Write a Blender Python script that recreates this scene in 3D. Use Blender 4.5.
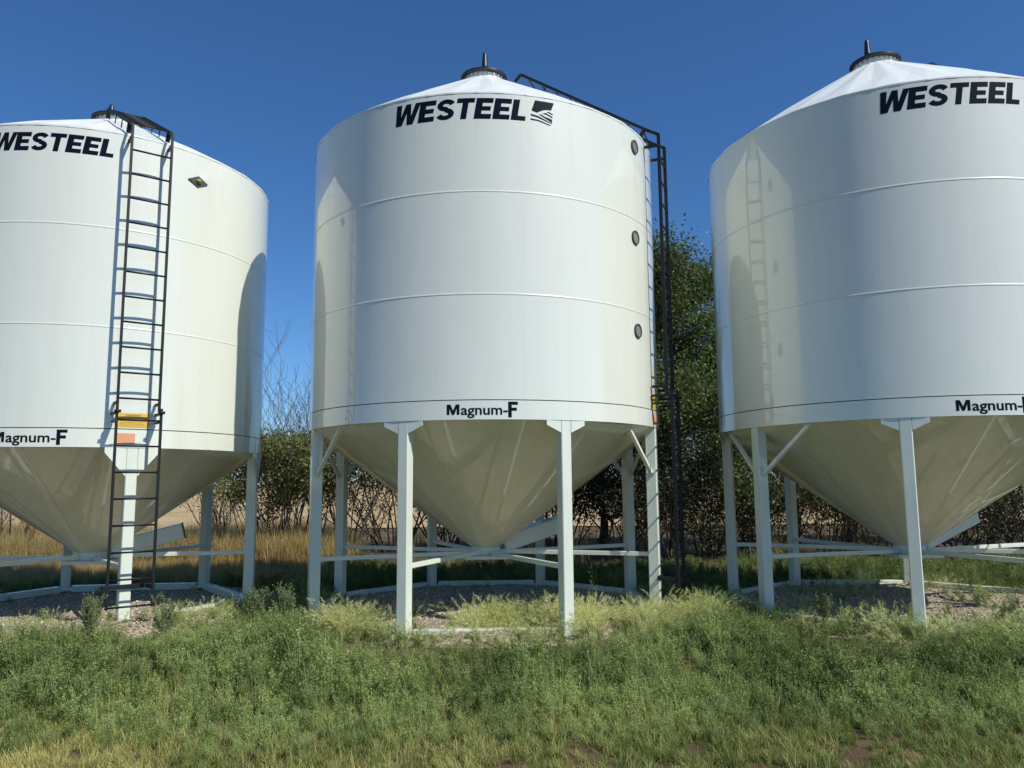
import bpy, bmesh, math, random
import numpy as np
from mathutils import noise as mn
from mathutils import Vector, Matrix
random.seed(7); rng = np.random.default_rng(11)
PI = math.pi; R_ = math.radians

for o in list(bpy.data.objects): bpy.data.objects.remove(o)
scene = bpy.context.scene; C = scene.collection

# ------------------------------------------------------------ camera, sky, sun, exposure
cam_d = bpy.data.cameras.new('camera'); cam = bpy.data.objects.new('camera', cam_d); C.objects.link(cam)
cam_d.sensor_width = 36.0; cam_d.lens = 782.67/1024*36.0; cam_d.clip_start = 0.05; cam_d.clip_end = 6000
cam.matrix_world = (Matrix.Translation((0, 0, 1.67)) @ Matrix.Rotation(R_(90+7.3), 4, 'X') @ Matrix.Rotation(R_(-0.487), 4, 'Z'))
scene.camera = cam

SUN_AZ, SUN_EL = 55.0, 46.0          # azimuth measured from "towards the camera", positive to the right
sd = Vector((math.sin(R_(SUN_AZ))*math.cos(R_(SUN_EL)), -math.cos(R_(SUN_AZ))*math.cos(R_(SUN_EL)), math.sin(R_(SUN_EL))))
w = bpy.data.worlds.new('World'); scene.world = w; w.use_nodes = True
nt = w.node_tree; nt.nodes.clear()
sky = nt.nodes.new('ShaderNodeTexSky'); sky.sky_type = 'NISHITA'; sky.sun_disc = False
sky.sun_elevation = R_(SUN_EL); sky.sun_rotation = math.atan2(sd.x, sd.y)
sky.altitude = 600; sky.air_density = 1.0; sky.dust_density = 0.1; sky.ozone_density = 10.0
bg = nt.nodes.new('ShaderNodeBackground'); bg.inputs[1].default_value = 0.10
wo = nt.nodes.new('ShaderNodeOutputWorld')
hs = nt.nodes.new('ShaderNodeHueSaturation'); hs.inputs['Saturation'].default_value = 1.08; hs.inputs['Value'].default_value = 1.18
nt.links.new(sky.outputs[0], hs.inputs['Color']); nt.links.new(hs.outputs[0], bg.inputs[0]); nt.links.new(bg.outputs[0], wo.inputs[0])
sl = bpy.data.lights.new('sun', 'SUN'); sl.energy = 4.9; sl.angle = R_(0.53); sl.color = (1.0, 0.97, 0.93)
so = bpy.data.objects.new('sun', sl); C.objects.link(so); so.rotation_euler = sd.to_track_quat('Z', 'Y').to_euler()
scene.view_settings.view_transform = 'Standard'; scene.view_settings.look = 'None'
scene.view_settings.exposure = 0.0; scene.view_settings.gamma = 1.0

# ------------------------------------------------------------ materials
def mat(name, col, rough=0.5, metal=0.0, coat=0.0, coat_rough=0.05, spec=0.5):
    m = bpy.data.materials.new(name); m.use_nodes = True
    b = m.node_tree.nodes['Principled BSDF']
    b.inputs['Base Color'].default_value = (*col, 1); b.inputs['Roughness'].default_value = rough
    b.inputs['Metallic'].default_value = metal; b.inputs['Coat Weight'].default_value = coat
    b.inputs['Coat Roughness'].default_value = coat_rough; b.inputs['Specular IOR Level'].default_value = spec
    return m
def N(m, t, **kw):
    n = m.node_tree.nodes.new(t)
    for k, v in kw.items(): setattr(n, k, v)
    return n
def ramp(m, fac, stops):
    r = N(m, 'ShaderNodeValToRGB'); e = r.color_ramp.elements
    while len(e) < len(stops): e.new(0.5)
    for s, (p, c) in zip(e, stops): s.position = p; s.color = (*c, 1)
    m.node_tree.links.new(fac, r.inputs[0]); return r.outputs[0]
def noise(m, scale, detail=4, rough=0.55, stretch=None, coord='Object'):
    tc = N(m, 'ShaderNodeTexCoord'); n = N(m, 'ShaderNodeTexNoise')
    n.inputs['Scale'].default_value = scale; n.inputs['Detail'].default_value = detail; n.inputs['Roughness'].default_value = rough
    if stretch:
        mp = N(m, 'ShaderNodeMapping'); mp.inputs['Scale'].default_value = stretch
        m.node_tree.links.new(tc.outputs[coord], mp.inputs[0]); m.node_tree.links.new(mp.outputs[0], n.inputs['Vector'])
    else: m.node_tree.links.new(tc.outputs[coord], n.inputs['Vector'])
    return n
def bsdf(m): return m.node_tree.nodes['Principled BSDF']
def bump(m, src, dist, strength=1.0):
    b = N(m, 'ShaderNodeBump'); b.inputs['Distance'].default_value = dist; b.inputs['Strength'].default_value = strength
    m.node_tree.links.new(src, b.inputs['Height']); m.node_tree.links.new(b.outputs[0], bsdf(m).inputs['Normal'])

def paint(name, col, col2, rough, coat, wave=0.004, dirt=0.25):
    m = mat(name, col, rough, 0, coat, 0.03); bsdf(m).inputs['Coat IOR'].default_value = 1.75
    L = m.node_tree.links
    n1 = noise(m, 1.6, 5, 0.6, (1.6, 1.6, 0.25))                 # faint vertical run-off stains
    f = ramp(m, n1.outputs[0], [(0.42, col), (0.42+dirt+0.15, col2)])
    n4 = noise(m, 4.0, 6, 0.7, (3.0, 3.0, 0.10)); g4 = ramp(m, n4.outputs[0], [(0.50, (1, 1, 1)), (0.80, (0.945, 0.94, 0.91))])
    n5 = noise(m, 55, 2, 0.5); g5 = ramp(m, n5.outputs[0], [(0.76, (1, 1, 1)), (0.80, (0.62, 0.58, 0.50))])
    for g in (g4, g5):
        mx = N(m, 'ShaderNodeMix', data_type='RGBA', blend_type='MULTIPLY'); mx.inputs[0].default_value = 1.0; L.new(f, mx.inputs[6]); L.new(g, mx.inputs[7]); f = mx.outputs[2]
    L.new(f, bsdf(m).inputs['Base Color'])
    n2 = noise(m, 30, 3, 0.6)
    rr = N(m, 'ShaderNodeMapRange'); rr.inputs['To Min'].default_value = rough-0.04; rr.inputs['To Max'].default_value = rough+0.10
    L.new(n2.outputs[0], rr.inputs[0]); L.new(rr.outputs[0], bsdf(m).inputs['Roughness'])
    n3 = noise(m, 0.9, 2, 0.4, (1, 1, 0.6))
    bump(m, n3.outputs[0], wave)
    return m
M = {}
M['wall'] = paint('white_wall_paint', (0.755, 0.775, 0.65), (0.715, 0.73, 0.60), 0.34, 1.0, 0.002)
M['cone'] = paint('bounce_tinted_hopper_paint', (0.75, 0.735, 0.54), (0.68, 0.66, 0.46), 0.36, 0.8, 0.010)  # white paint with yellow bounce from the grass mixed into its colour
M['roof'] = paint('white_roof_paint', (0.80, 0.83, 0.76), (0.74, 0.77, 0.70), 0.45, 0.2, 0.004)
M['leg'] = paint('white_leg_paint', (0.71, 0.76, 0.64), (0.64, 0.67, 0.54), 0.40, 0.5, 0.002)
M['gap'] = mat('dark_seam_gap', (0.05, 0.055, 0.05), 0.8)
M['ink'] = mat('navy_black_decal', (0.005, 0.007, 0.015), 0.32, 0, 0.0, spec=0.12)
M['paleink'] = mat('white_decal', (0.80, 0.82, 0.80), 0.35, 0, 0.4)
M['black'] = mat('black_painted_steel', (0.009, 0.010, 0.012), 0.5, 0, 0.0, spec=0.35)
M['rubber'] = mat('black_cap_plastic', (0.016, 0.016, 0.018), 0.38)
M['yellow'] = mat('yellow_sticker', (0.74, 0.46, 0.07), 0.45)
M['orange'] = mat('orange_sticker', (0.72, 0.33, 0.17), 0.5)
M['redsticker'] = mat('red_sticker', (0.62, 0.07, 0.04), 0.45)
M['glass'] = mat('grey_sight_glass', (0.20, 0.22, 0.20), 0.15, 0, 1.0)
M['rim'] = mat('dark_rim', (0.06, 0.06, 0.055), 0.5)
M['bulb'] = mat('yellow_indicator', (0.30, 0.22, 0.03), 0.25, 0, 0.6)
M['galv'] = mat('galvanised_steel', (0.42, 0.44, 0.44), 0.45, 0.6)

# ------------------------------------------------------------ mesh helpers
class MB:
    def __init__(s): s.v = []; s.f = []; s.sm = []
    def add(s, vs, fs, smooth=False):
        b = len(s.v); s.v += [tuple(v) for v in vs]; s.f += [tuple(b+i for i in f) for f in fs]; s.sm += [smooth]*len(fs)
        return s
    def box(s, o, ax, ay, az, hx, hy, hz):          # centre, three unit axes, half sizes, small bevel by chamfered corners
        o, ax, ay, az = Vector(o), Vector(ax), Vector(ay), Vector(az)
        b = min(hx, hy, hz)*0.14; V = []; 
        for sx in (-1, 1):
            for sy in (-1, 1):
                for sz in (-1, 1):
                    V.append(o+ax*sx*(hx-b)+ay*sy*(hy-b)+az*sz*hz)
                    V.append(o+ax*sx*(hx-b)+ay*sy*hy+az*sz*(hz-b))
                    V.append(o+ax*sx*hx+ay*sy*(hy-b)+az*sz*(hz-b))
        bm = bmesh.new(); [bm.verts.new(v) for v in V]; r = bmesh.ops.convex_hull(bm, input=bm.verts)
        bmesh.ops.dissolve_limit(bm, angle_limit=0.01, verts=bm.verts, edges=bm.edges)
        bm.verts.index_update(); s.add([v.co[:] for v in bm.verts], [[v.index for v in f.verts] for f in bm.faces]); bm.free()
        return s
    def bar(s, a, b, wx, wy, up=(0, 0, 1)):          # rectangular bar from a to b
        a, b = Vector(a), Vector(b); d = (b-a); L = d.length; d.normalize(); u = Vector(up)
        if abs(d.dot(u)) > 0.98: u = Vector((1, 0, 0))
        x = d.cross(u).normalized(); y = x.cross(d).normalized()
        return s.box((a+b)/2, x, y, d, wx/2, wy/2, L/2)
    def tube(s, pts, rad, n=8, cap=True):
        pts = [Vector(p) for p in pts]; rad = [rad]*len(pts) if not hasattr(rad, '__len__') else rad
        V = []; F = []; ref = Vector((0.13, 0.21, 0.97)).normalized()
        for i, p in enumerate(pts):
            d = (pts[min(i+1, len(pts)-1)]-pts[max(i-1, 0)]).normalized()
            x = d.cross(ref)
            if x.length < 0.05: x = d.cross(Vector((1, 0, 0)))
            x.normalize(); y = d.cross(x)
            for k in range(n): t = 2*PI*k/n; V.append(p+(x*math.cos(t)+y*math.sin(t))*rad[i])
        for i in range(len(pts)-1):
            for k in range(n): F.append((i*n+k, i*n+(k+1) % n, (i+1)*n+(k+1) % n, (i+1)*n+k))
        if cap: F.append(tuple(range(n))[::-1]); F.append(tuple((len(pts)-1)*n+k for k in range(n)))
        return s.add(V, F, True)
    def strip(s, prof, c=(0, 0, 0), n=192, t0=0, t1=2*PI, rfun=None):   # each profile segment its own strip: crisp edges between, smooth round
        full = abs(t1-t0-2*PI) < 1e-6
        for (r0, z0), (r1, z1) in zip(prof[:-1], prof[1:]):
            V = []; F = []; m = n if full else n+1
            for k in range(m):
                t = t0+(t1-t0)*k/n; a, b = math.sin(t), -math.cos(t)
                V.append((c[0]+r0*a, c[1]+r0*b, c[2]+z0)); V.append((c[0]+r1*a, c[1]+r1*b, c[2]+z1))
            for k in range(n):
                j = (k+1) % m; F.append((2*k, 2*j, 2*j+1, 2*k+1))
            s.add(V, F, True)
        return s
    def build(s, name, m, parent=None):
        me = bpy.data.meshes.new(name); me.from_pydata(s.v, [], s.f); me.polygons.foreach_set('use_smooth', s.sm)
        me.materials.append(m); me.update()
        o = bpy.data.objects.new(name, me); C.objects.link(o); o.parent = parent
        return o
def tag(o, label=None, cat=None, group=None, kind=None):
    for k, v in (('label', label), ('category', cat), ('group', group), ('kind', kind)):
        if v: o[k] = v
    return o
def empty(name, loc=(0, 0, 0)):
    o = bpy.data.objects.new(name, None); C.objects.link(o); o.location = loc; o.empty_display_size = 0.2; return o
def P(t, r, s, z):                                  # local point: azimuth t (deg), radius r, sideways s, height z
    t = R_(t); return Vector((r*math.sin(t)+s*math.cos(t), -r*math.cos(t)+s*math.sin(t), z))
def AX(t):                                          # outward, sideways, up
    t = R_(t); return Vector((math.sin(t), -math.cos(t), 0)), Vector((math.cos(t), math.sin(t), 0)), Vector((0, 0, 1))

# ------------------------------------------------------------ lettering wrapped on the wall
def wrap(name, m, parent, polys, t0, z0, R, tris=None, slant=0.0):
    """polys: lists of (u, v) in metres; flat faces cut into narrow columns, then bent round radius R"""
    bm = bmesh.new()
    if tris:
        vs = [bm.verts.new((u, v, 0)) for u, v in tris[0]]
        for f in tris[1]:
            try: bm.faces.new([vs[i] for i in f])
            except ValueError: pass
    for p in polys:
        bm.faces.new([bm.verts.new((u, v, 0)) for u, v in p])
    bm.normal_update(); bmesh.ops.triangulate(bm, faces=bm.faces, ngon_method='EAR_CLIP')
    us = [v.co.x for v in bm.verts]; u = min(us)+0.03
    while u < max(us):
        bmesh.ops.bisect_plane(bm, geom=list(bm.verts)+list(bm.edges)+list(bm.faces), plane_co=(u, 0, 0), plane_no=(1, 0, 0)); u += 0.04
    for v in bm.verts:
        a = R_(t0)+v.co.x/R; z = z0+v.co.y
        v.co = ((R+0.0)*math.sin(a), -(R)*math.cos(a), z)
    bmesh.ops.recalc_face_normals(bm, faces=bm.faces)
    me = bpy.data.meshes.new(name); bm.to_mesh(me); bm.free(); me.materials.append(m)
    o = bpy.data.objects.new(name, me); C.objects.link(o); o.parent = parent; return o

def letter(ch):
    b = 0.32; h = 0.235                              # stem width, bar height
    if ch == 'E': return [[(0, 0), (0.80, 0), (0.80, h), (b, h), (b, 0.395), (0.73, 0.395), (0.73, 0.605), (b, 0.605), (b, 1-h), (0.80, 1-h), (0.80, 1), (0, 1)]], 0.80
    if ch == 'L': return [[(0, 0), (0.70, 0), (0.70, 0.22), (0.31, 0.22), (0.31, 1), (0, 1)]], 0.70
    if ch == 'T': return [[(0.28, 0), (0.56, 0), (0.56, 0.78), (0.84, 0.78), (0.84, 1), (0, 1), (0, 0.78), (0.28, 0.78)]], 0.84
    if ch == 'W': return [[(0.10, 0), (0.42, 0), (0.60, 0.58), (0.68, 0), (1.00, 0), (1.28, 1), (1.00, 1), (0.855, 0.40), (0.76, 1), (0.50, 1), (0.315, 0.40), (0.28, 1), (0.00, 1)]], 1.24
    if ch == 'S':                                    # ribbon along a curve
        cl = []
        def arc(cx, cy, rx, ry, a0, a1, n=10):
            for k in range(n+1): a = R_(a0+(a1-a0)*k/n); cl.append((cx+rx*math.cos(a), cy+ry*math.sin(a)))
        arc(0.44, 0.71, 0.30, 0.18, 15, 270); arc(0.44, 0.29, 0.30, 0.18, 90-12, -165)
        pl = []; 
        for i, p in enumerate(cl):
            a = cl[max(i-1, 0)]; c = cl[min(i+1, len(cl)-1)]; dx, dy = c[0]-a[0], c[1]-a[1]; L = math.hypot(dx, dy) or 1
            wx, wy = 0.14, 0.105
            pl.append(((p[0]-dy/L*wx, p[1]+dx/L*wy), (p[0]+dy/L*wx, p[1]-dx/L*wy)))
        return [[pl[i][0], pl[i][1], pl[i+1][1], pl[i+1][0]] for i in range(len(pl)-1)], 0.86
def lettering(parent, t0, t1, zlo, zhi, R):
    W = []; x = 0
    for ch in 'WESTEEL':
        ps, wd = letter(ch); W += [[(x+u, v) for u, v in p] for p in ps]; x += wd+(0.02 if ch == 'W' else 0.075)
    x -= 0.075; sl = 0.17; tot = x-0.08; H = zhi-zlo; k = R_(t1-t0)*R/tot
    W = [[((u-0.10+v*sl)*k, v*H) for u, v in p] for p in W]
    return wrap('lettering', M['ink'], parent, W, t0, zlo, R+0.0015)
def emblem(parent, t0, t1, zlo, zhi, R):
    H = zhi-zlo; Wd = R_(t1-t0)*R
    def arcp(a, b, sag, n=8): return [(a[0]+(b[0]-a[0])*i/n, a[1]+(b[1]-a[1])*i/n+sag*4*(i/n)*(1-i/n)) for i in range(n+1)]
    S = [[(0.13, 1.0), (1.0, 1.0)][::-1]+[(0.02, 0.50)]+arcp((0.28, 0.42), (0.90, 0.62), 0.07)]
    S.append([(0.0, 0.34), (0.0, 0.26)]+arcp((0.30, 0.20), (0.98, -0.02), 0.0)[::8]+[(0.98, 0.02), (0.35, 0.27)])
    S.append([(0.02, 0.12), (0.0, 0.05), (0.35, 0.03), (0.92, -0.12), (0.94, -0.08), (0.38, 0.09)])
    S.append([(0.34, 0.36), (0.50, 0.36), (1.0, 0.04), (0.98, 0.20)][:4])
    S.append([(0.50, 0.42), (0.66, 0.47), (0.98, 0.34), (1.0, 0.26), (0.72, 0.38)])
    S.append([(0.70, 0.52), (0.80, 0.55), (0.99, 0.47), (1.0, 0.41)])
    return wrap('emblem', M['ink'], parent, [[((u+v*0.1)*Wd, v*H) for u, v in p] for p in S], t0, zlo, R+0.0015)
def textmesh(txt, bold):
    cu = bpy.data.curves.new('t', 'FONT'); cu.body = txt; cu.size = 1; cu.offset = bold; cu.resolution_u = 4
    o = bpy.data.objects.new('t', cu); C.objects.link(o); dg = bpy.context.evaluated_depsgraph_get()
    me = o.evaluated_get(dg).to_mesh(); V = [(v.co.x, v.co.y) for v in me.vertices]; F = [list(p.vertices) for p in me.polygons]
    o.evaluated_get(dg).to_mesh_clear(); bpy.data.objects.remove(o); return V, F
def magnum(parent, t0, t1, zlo, zhi, R):
    tot = R_(t1-t0)*R; V, F = textmesh('agnum-', 0.019); us = [v[0] for v in V]; u0, u1 = min(us), max(us)
    capM = 0.73; wm_ = tot*0.20; wd = tot*0.855-wm_; kx = wd/(u1-u0); ky = (zhi-zlo)*0.66/capM
    V1 = [(wm_+(u-u0)*kx, (zhi-zlo)*0.18+v*ky) for u, v in V]
    H = zhi-zlo; x = tot*0.862; e = tot-x; b = len(V1)
    Fp = [(x, 0), (x+e*0.36, 0), (x+e*0.36, H*0.42), (x+e*0.88, H*0.42), (x+e*0.88, H*0.62), (x+e*0.36, H*0.62), (x+e*0.36, H*0.80), (x+e, H*0.80), (x+e, H), (x, H)]
    q = wm_*0.90; h0 = H*0.18; h1 = H*0.84; st = q*0.215
    Mp = [(0, h0), (st, h0), (st, h0+(h1-h0)*0.62), (q*0.5-st*0.42, h0), (q*0.5+st*0.42, h0), (q-st, h0+(h1-h0)*0.62), (q-st, h0), (q, h0), (q, h1), (q-st*1.35, h1), (q*0.5, h0+(h1-h0)*0.40), (st*1.35, h1), (0, h1)]
    return wrap('name_lettering', M['ink'], parent, [Fp, Mp], t0, zlo, R+0.0078, tris=(V1, F))
def patch(name, m, parent, t0, t1, zlo, zhi, R):
    wd = R_(t1-t0)*R; H = zhi-zlo
    return wrap(name, m, parent, [[(0, 0), (wd, 0), (wd, H), (0, H)]], t0, zlo, R)

# ------------------------------------------------------------ one hopper bin
def ladder(parent, t, R, zt, zmid, zlo, zcap, leg_r):
    g = 0.23; K = M['black']; o = part_empty('ladder', parent)
    for s in (-g, g): MB().bar(P(t, R+0.20, s, zmid), P(t, R+0.20, s, zt+0.06), 0.026, 0.045, AX(t)[0]).build('rail', K, o)
    z = zmid+0.15
    while z < zt: MB().tube([P(t, R+0.20, -g, z), P(t, R+0.20, g, z)], 0.0125, 8).build('rung', K, o); z += 0.305
    for z in (zmid+0.10, zt-0.10):
        for s in (-g, g): MB().bar(P(t, R+0.003, s, z), P(t, R+0.19, s, z), 0.032, 0.032).build('bracket', K, o)
    rr = R+0.26; o2 = part_empty('lower_ladder', parent)      # lower swing section, standing a little further out
    for s in (-g-0.012, g+0.012): MB().bar(P(t, rr, s, zlo), P(t, rr, s, zmid+0.04), 0.026, 0.045, AX(t)[0]).build('rail', K, o2)
    z = zlo+0.02
    while z < zmid+0.05: MB().tube([P(t, rr, -g, z), P(t, rr, g, z)], 0.0115, 8).build('rung', K, o2); z += 0.305
    z = zmid-0.02
    for s in (-g-0.01, g+0.01):
        b = MB().bar(P(t, R+0.003, s, z), P(t, rr, s, z), 0.042, 0.028); b.tube([P(t, rr+0.03, s-0.035, z+0.01), P(t, rr+0.03, s+0.035, z+0.01)], 0.018, 8)
        b.build('bracket', K, o2); MB().bar(P(t, R+0.009, s, z-0.10), P(t, rr, s, z-0.10), 0.03, 0.025).build('bracket', K, o2)
    z = zlo+0.22
    b = MB().bar(P(t, leg_r+0.085, -g-0.03, z), P(t, leg_r+0.085, g+0.03, z), 0.035, 0.05, (0, 0, 1))
    for s in (-g-0.01, g+0.01): b.bar(P(t, leg_r+0.08, s, z), P(t, rr, s, z), 0.03, 0.05)
    b.build('bracket', K, o2)
    MB().tube([P(t, rr, g+0.01, zlo+0.02), P(t, rr+0.0, g+0.09, zlo+0.03)], 0.022, 8).build('latch', K, o2)
def part_empty(name, parent):
    o = bpy.data.objects.new(name, None); C.objects.link(o); o.parent = parent; o.empty_display_size = 0.1; return o
def roof_ladder(parent, t, R, zt, rc, zc, rend):
    g = 0.23; sl = (zc-zt)/(R-rc); n = Vector((sl, 0, 1)).normalized(); h = 0.14 if rend < 0.7 else 0.24; K = M['black']; o = part_empty('roof_ladder', parent)
    def Q(r, s, hh): return P(t, r+n.x*hh, s, zt+(R-r)*sl+n.z*hh)
    for s in (-g, g):
        m = MB().bar(Q(R+0.0, s, h), Q(rend, s, h), 0.026, 0.04, AX(t)[2])
        m.bar(P(t, R+0.20, s, zt+0.05), Q(R-0.02, s, h), 0.026, 0.04, AX(t)[2]); m.bar(Q(rend, s, h), Q(rend-0.02, s, 0.012), 0.03, 0.04, AX(t)[1])
        m.build('rail', K, o)
    r = R-0.10
    while r > rend: MB().tube([Q(r, -g, h), Q(r, g, h)], 0.0115, 8).build('rung', K, o); r -= 0.205
    for r in (R-0.06, R-0.55, R-1.0, R-1.45):
        for s in (-g, g):
            wd = 0.05 if r > R-0.1 else 0.014
            MB().bar(Q(r, s, 0.012), Q(r, s, h), wd, wd*0.8, AX(t)[0]).build('stand_off', K, o)

def make_bin(name, label, cx, cy, R, zb, band, h, zap, zcap, legs, foot, lad, word, mag, logo, cap_t, chute_t, chute_l=1.1, glasses=(), diamond=None, gp=None):
    root = empty('grain_bin', (cx, cy, 0)); tag(root, label, 'grain bin', 'white hopper bottom grain bins in a row')
    z1 = zb+band; zt = z1+3*h
    # wall: three tiers, each seam a narrow rolled lap
    pr = [(R-0.012, z1+0.012), (R, z1+0.012)]
    for k in (1, 2):
        z = z1+k*h; pr += [(R, z-0.007), (R-0.003, z-0.005), (R+0.003, z-0.002), (R+0.003, z+0.008), (R, z+0.018)]
    pr += [(R, zt), (R-0.02, zt+0.002)]
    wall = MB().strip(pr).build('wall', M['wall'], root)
    MB().strip([(R-0.010, z1-0.002), (R-0.010, z1+0.014)]).build('seam_gap_ring', M['gap'], wall)  # dark ring set into the groove between band and wall
    bd = MB().strip([(R-0.012, z1), (R+0.006, z1), (R+0.006, zb), (R-0.045, zb), (R-0.045, zb+0.012)]).build('band', M['wall'], root)
    jp = MB()
    for a in (gp or ()): MB().strip([(R+0.009, zb+0.006), (R+0.009, z1-0.006)], n=3, t0=R_(a), t1=R_(a)+0.05/R).build('joint_plate', M['wall'], bd)
    # roof: pleated panels
    rc = 0.27; n = 26; rf = MB(); zc = zcap-0.10; R2 = R+0.006     # folded fan: every second radial edge is a low raised fold
    for k in range(n):
        for u0, u1, w0, w1 in ((0, 0.40, 0, 1), (0.40, 0.52, 1, 1), (0.52, 1, 1, 0)):
            V = []
            for u, wv in ((u0, w0), (u1, w1)):
                t = 2*PI*(k+u)/n
                for fr, am in ((0, 0.005), (0.30, 0.026), (1, 0.005)):
                    rr = R2+(rc-R2)*fr; V.append((rr*math.sin(t), -rr*math.cos(t), zt+0.001+(zc-zt)*fr+am*wv))
            V += [(V[0][0], V[0][1], zt-0.014), (V[3][0], V[3][1], zt-0.014)]
            rf.add(V, [(0, 3, 4, 1), (1, 4, 5, 2), (0, 6, 7, 3)])
    rf.strip([(R+0.003, zt-0.016), (R+0.004, zt-0.002)])
    roof = rf.build('roof', M['roof'], root)
    # fill cap with collar, lid ring, dome and hinge post
    cp = MB().strip([(0.295, zc-0.04), (0.295, zc+0.06)], n=64).build('roof_collar', M['roof'], root)
    for k in range(24): a = k*360/24; MB().box(P(a, 0.305, 0, zc+0.035), *AX(a), 0.012, 0.012, 0.014).build('bolt', M['galv'], cp)
    lid = MB().strip([(0.29, zc+0.060), (0.330, zc+0.056), (0.350, zc+0.072), (0.350, zc+0.095), (0.325, zc+0.110), (0.26, zc+0.118), (0.19, zc+0.135), (0.10, zc+0.145), (0.001, zc+0.148)], n=64).build('cap_lid', M['rubber'], root)
    hp = MB(); q = P(cap_t, 0.27, 0, 0)
    hs_ = 0.36 if R > 2.3 else 0.22
    hp.tube([q+Vector((0, 0, zc+0.08)), q+Vector((0, 0, zc+0.08+hs_*0.18)), q+Vector((0.0, 0, zc+hs_*0.84)), q+Vector((0.0, 0, zc+hs_*0.96)), q+Vector((0, 0, zc+hs_))], [0.055, 0.045, 0.033, 0.030, 0.015], 12)
    hp.build('hinge_post', M['rubber'], lid)
    # hopper: sixteen lapped, slightly bulged panels
    n = 16; hc = MB(); rb = 0.20; zn = zap+0.05; zh = zb+0.012
    for k in range(n):
        a0, a1 = 2*PI*(k+0.3)/n, 2*PI*(k+1.3)/n; sub = 10; V = []; F = []
        for i in range(sub+1):
            u = i/sub; t = a0+(a1-a0)*u; 
            off = 0.005*u-0.006*math.sin(PI*u)
            for r, z in ((R-0.012, zh), ((R+rb)/2, (zh+zn)/2), (rb, zn)):
                rr = r+off*(0.35+0.65*min(1, r/R)); V.append((rr*math.sin(t), -rr*math.cos(t), z))
        for i in range(sub):
            for j in (0, 1): F.append((3*i+j, 3*i+j+1, 3*i+j+4, 3*i+j+3))
        hc.add(V, F, True)
        t = a1; A = [(R-0.012, zh, 0.005), (rb, zn, 0.0021)]
        V = []
        for r, z, o_ in A: V += [((r+o_)*math.sin(t), -(r+o_)*math.cos(t), z), ((r-0.002)*math.sin(t), -(r-0.002)*math.cos(t), z)]
        hc.add(V, [(0, 1, 3, 2)])
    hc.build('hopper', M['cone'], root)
    # outlet collar + slide gate
    col = MB().strip([(rb, zn), (rb+0.01, zn-0.005), (rb+0.01, zap-0.06), (rb-0.05, zap-0.06)], n=48).build('outlet_collar', M['leg'], root)
    ga = MB().box((0.02, 0, zap-0.085), (1, 0, 0), (0, 1, 0), (0, 0, 1), 0.30, 0.27, 0.022); ga.build('slide_gate', M['leg'], root)
    # inclined spout (boot) behind the gate
    o_, q_, _ = AX(chute_t); a = o_*0.24+Vector((0, 0, zap-0.00)); a.z += 0.08; L = chute_l; b = o_*(0.24+L)+Vector((0, 0, zap+0.08+0.24*L))
    d = (b-a).normalized(); nn = q_.cross(d).normalized()
    ch = MB().box((a+b)/2, q_, nn, d, 0.12, 0.115, (b-a).length/2).build('chute', M['leg'], root)
    MB().box(b+d*0.008, q_, nn, d, 0.124, 0.119, 0.006).build('chute_lip', M['rim'], ch)
    # base frame between leg feet, legs, wings / braces, spokes
    az = [l[0] for l in legs]; rl = R-0.065
    for i, a in enumerate(az):
        a2 = az[(i+1) % len(az)]+(360 if i == len(az)-1 else 0)
        p, q = P(a, rl, 0, foot+0.028), P(a2, rl, 0, foot+0.028); d = (q-p).normalized()
        MB().bar(p+d*0.11, q-d*0.11, 0.11, 0.10).build('base_beam', M['leg'], root)
    for a, kind in legs:
        o_, q_, z_ = AX(a); hz = (zb+0.006-foot)/2
        lg = MB().box(P(a, rl-0.005, 0, foot+hz), o_, q_, z_, 0.070, 0.064, hz)
        lg.box(P(a, rl-0.005, 0, foot+0.012), o_, q_, z_, 0.10, 0.11, 0.012)
        leg = lg.build('leg', M['leg'], root)
        if kind in 'gG':
            hw, hh = (0.245, 0.14) if kind == 'g' else (0.30, 0.34)
            zt_ = zb-0.001
            for s in (-1, 1):
                m = MB()
                x0, x1 = 0.066*s, hw*s
                e = 0.055 if kind == 'g' else 0.06
                ptsf = [P(a, rl+0.064, x0, zt_), P(a, rl+0.058, x1, zt_), P(a, rl+0.058, x1, zt_-e), P(a, rl+0.064, x0, zt_-hh)]
                back = [p-o_*0.012 for p in ptsf]
                m.add(ptsf+back, [(0, 1, 2, 3), (7, 6, 5, 4), (0, 4, 5, 1), (1, 5, 6, 2), (2, 6, 7, 3), (3, 7, 4, 0)])
                m.build('gusset', M['leg'], leg)
        if 'b' in kind:
            for s in (-1, 1):
                if (s < 0 and kind == 'br') or (s > 0 and kind == 'bl'): continue
                m = MB().bar(P(a, rl, 0.066*s, zb-0.60), P(a+19.5*s, R-0.075, 0, zb-0.012), 0.05, 0.045, AX(a)[0])
                m.build('knee_brace', M['leg'], leg)
        zs = zap-0.03+0.02*((legs.index((a, kind))) % 2)
        sp = MB().bar(P(a, 0.21, 0, zs), P(a, rl-0.07, 0, zs+0.01), 0.055, 0.055)
        sp.build('spoke', M['leg'], root)
    # writing
    lettering(root, word[0], word[1], zt-0.335, zt-(0.075 if R > 2.3 else 0.105), R)
    if logo: emblem(root, logo[0], logo[1], zt-0.325, zt-0.060, R)
    magnum(root, mag[0], mag[1], zb+0.022, zb+0.20, R)
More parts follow.
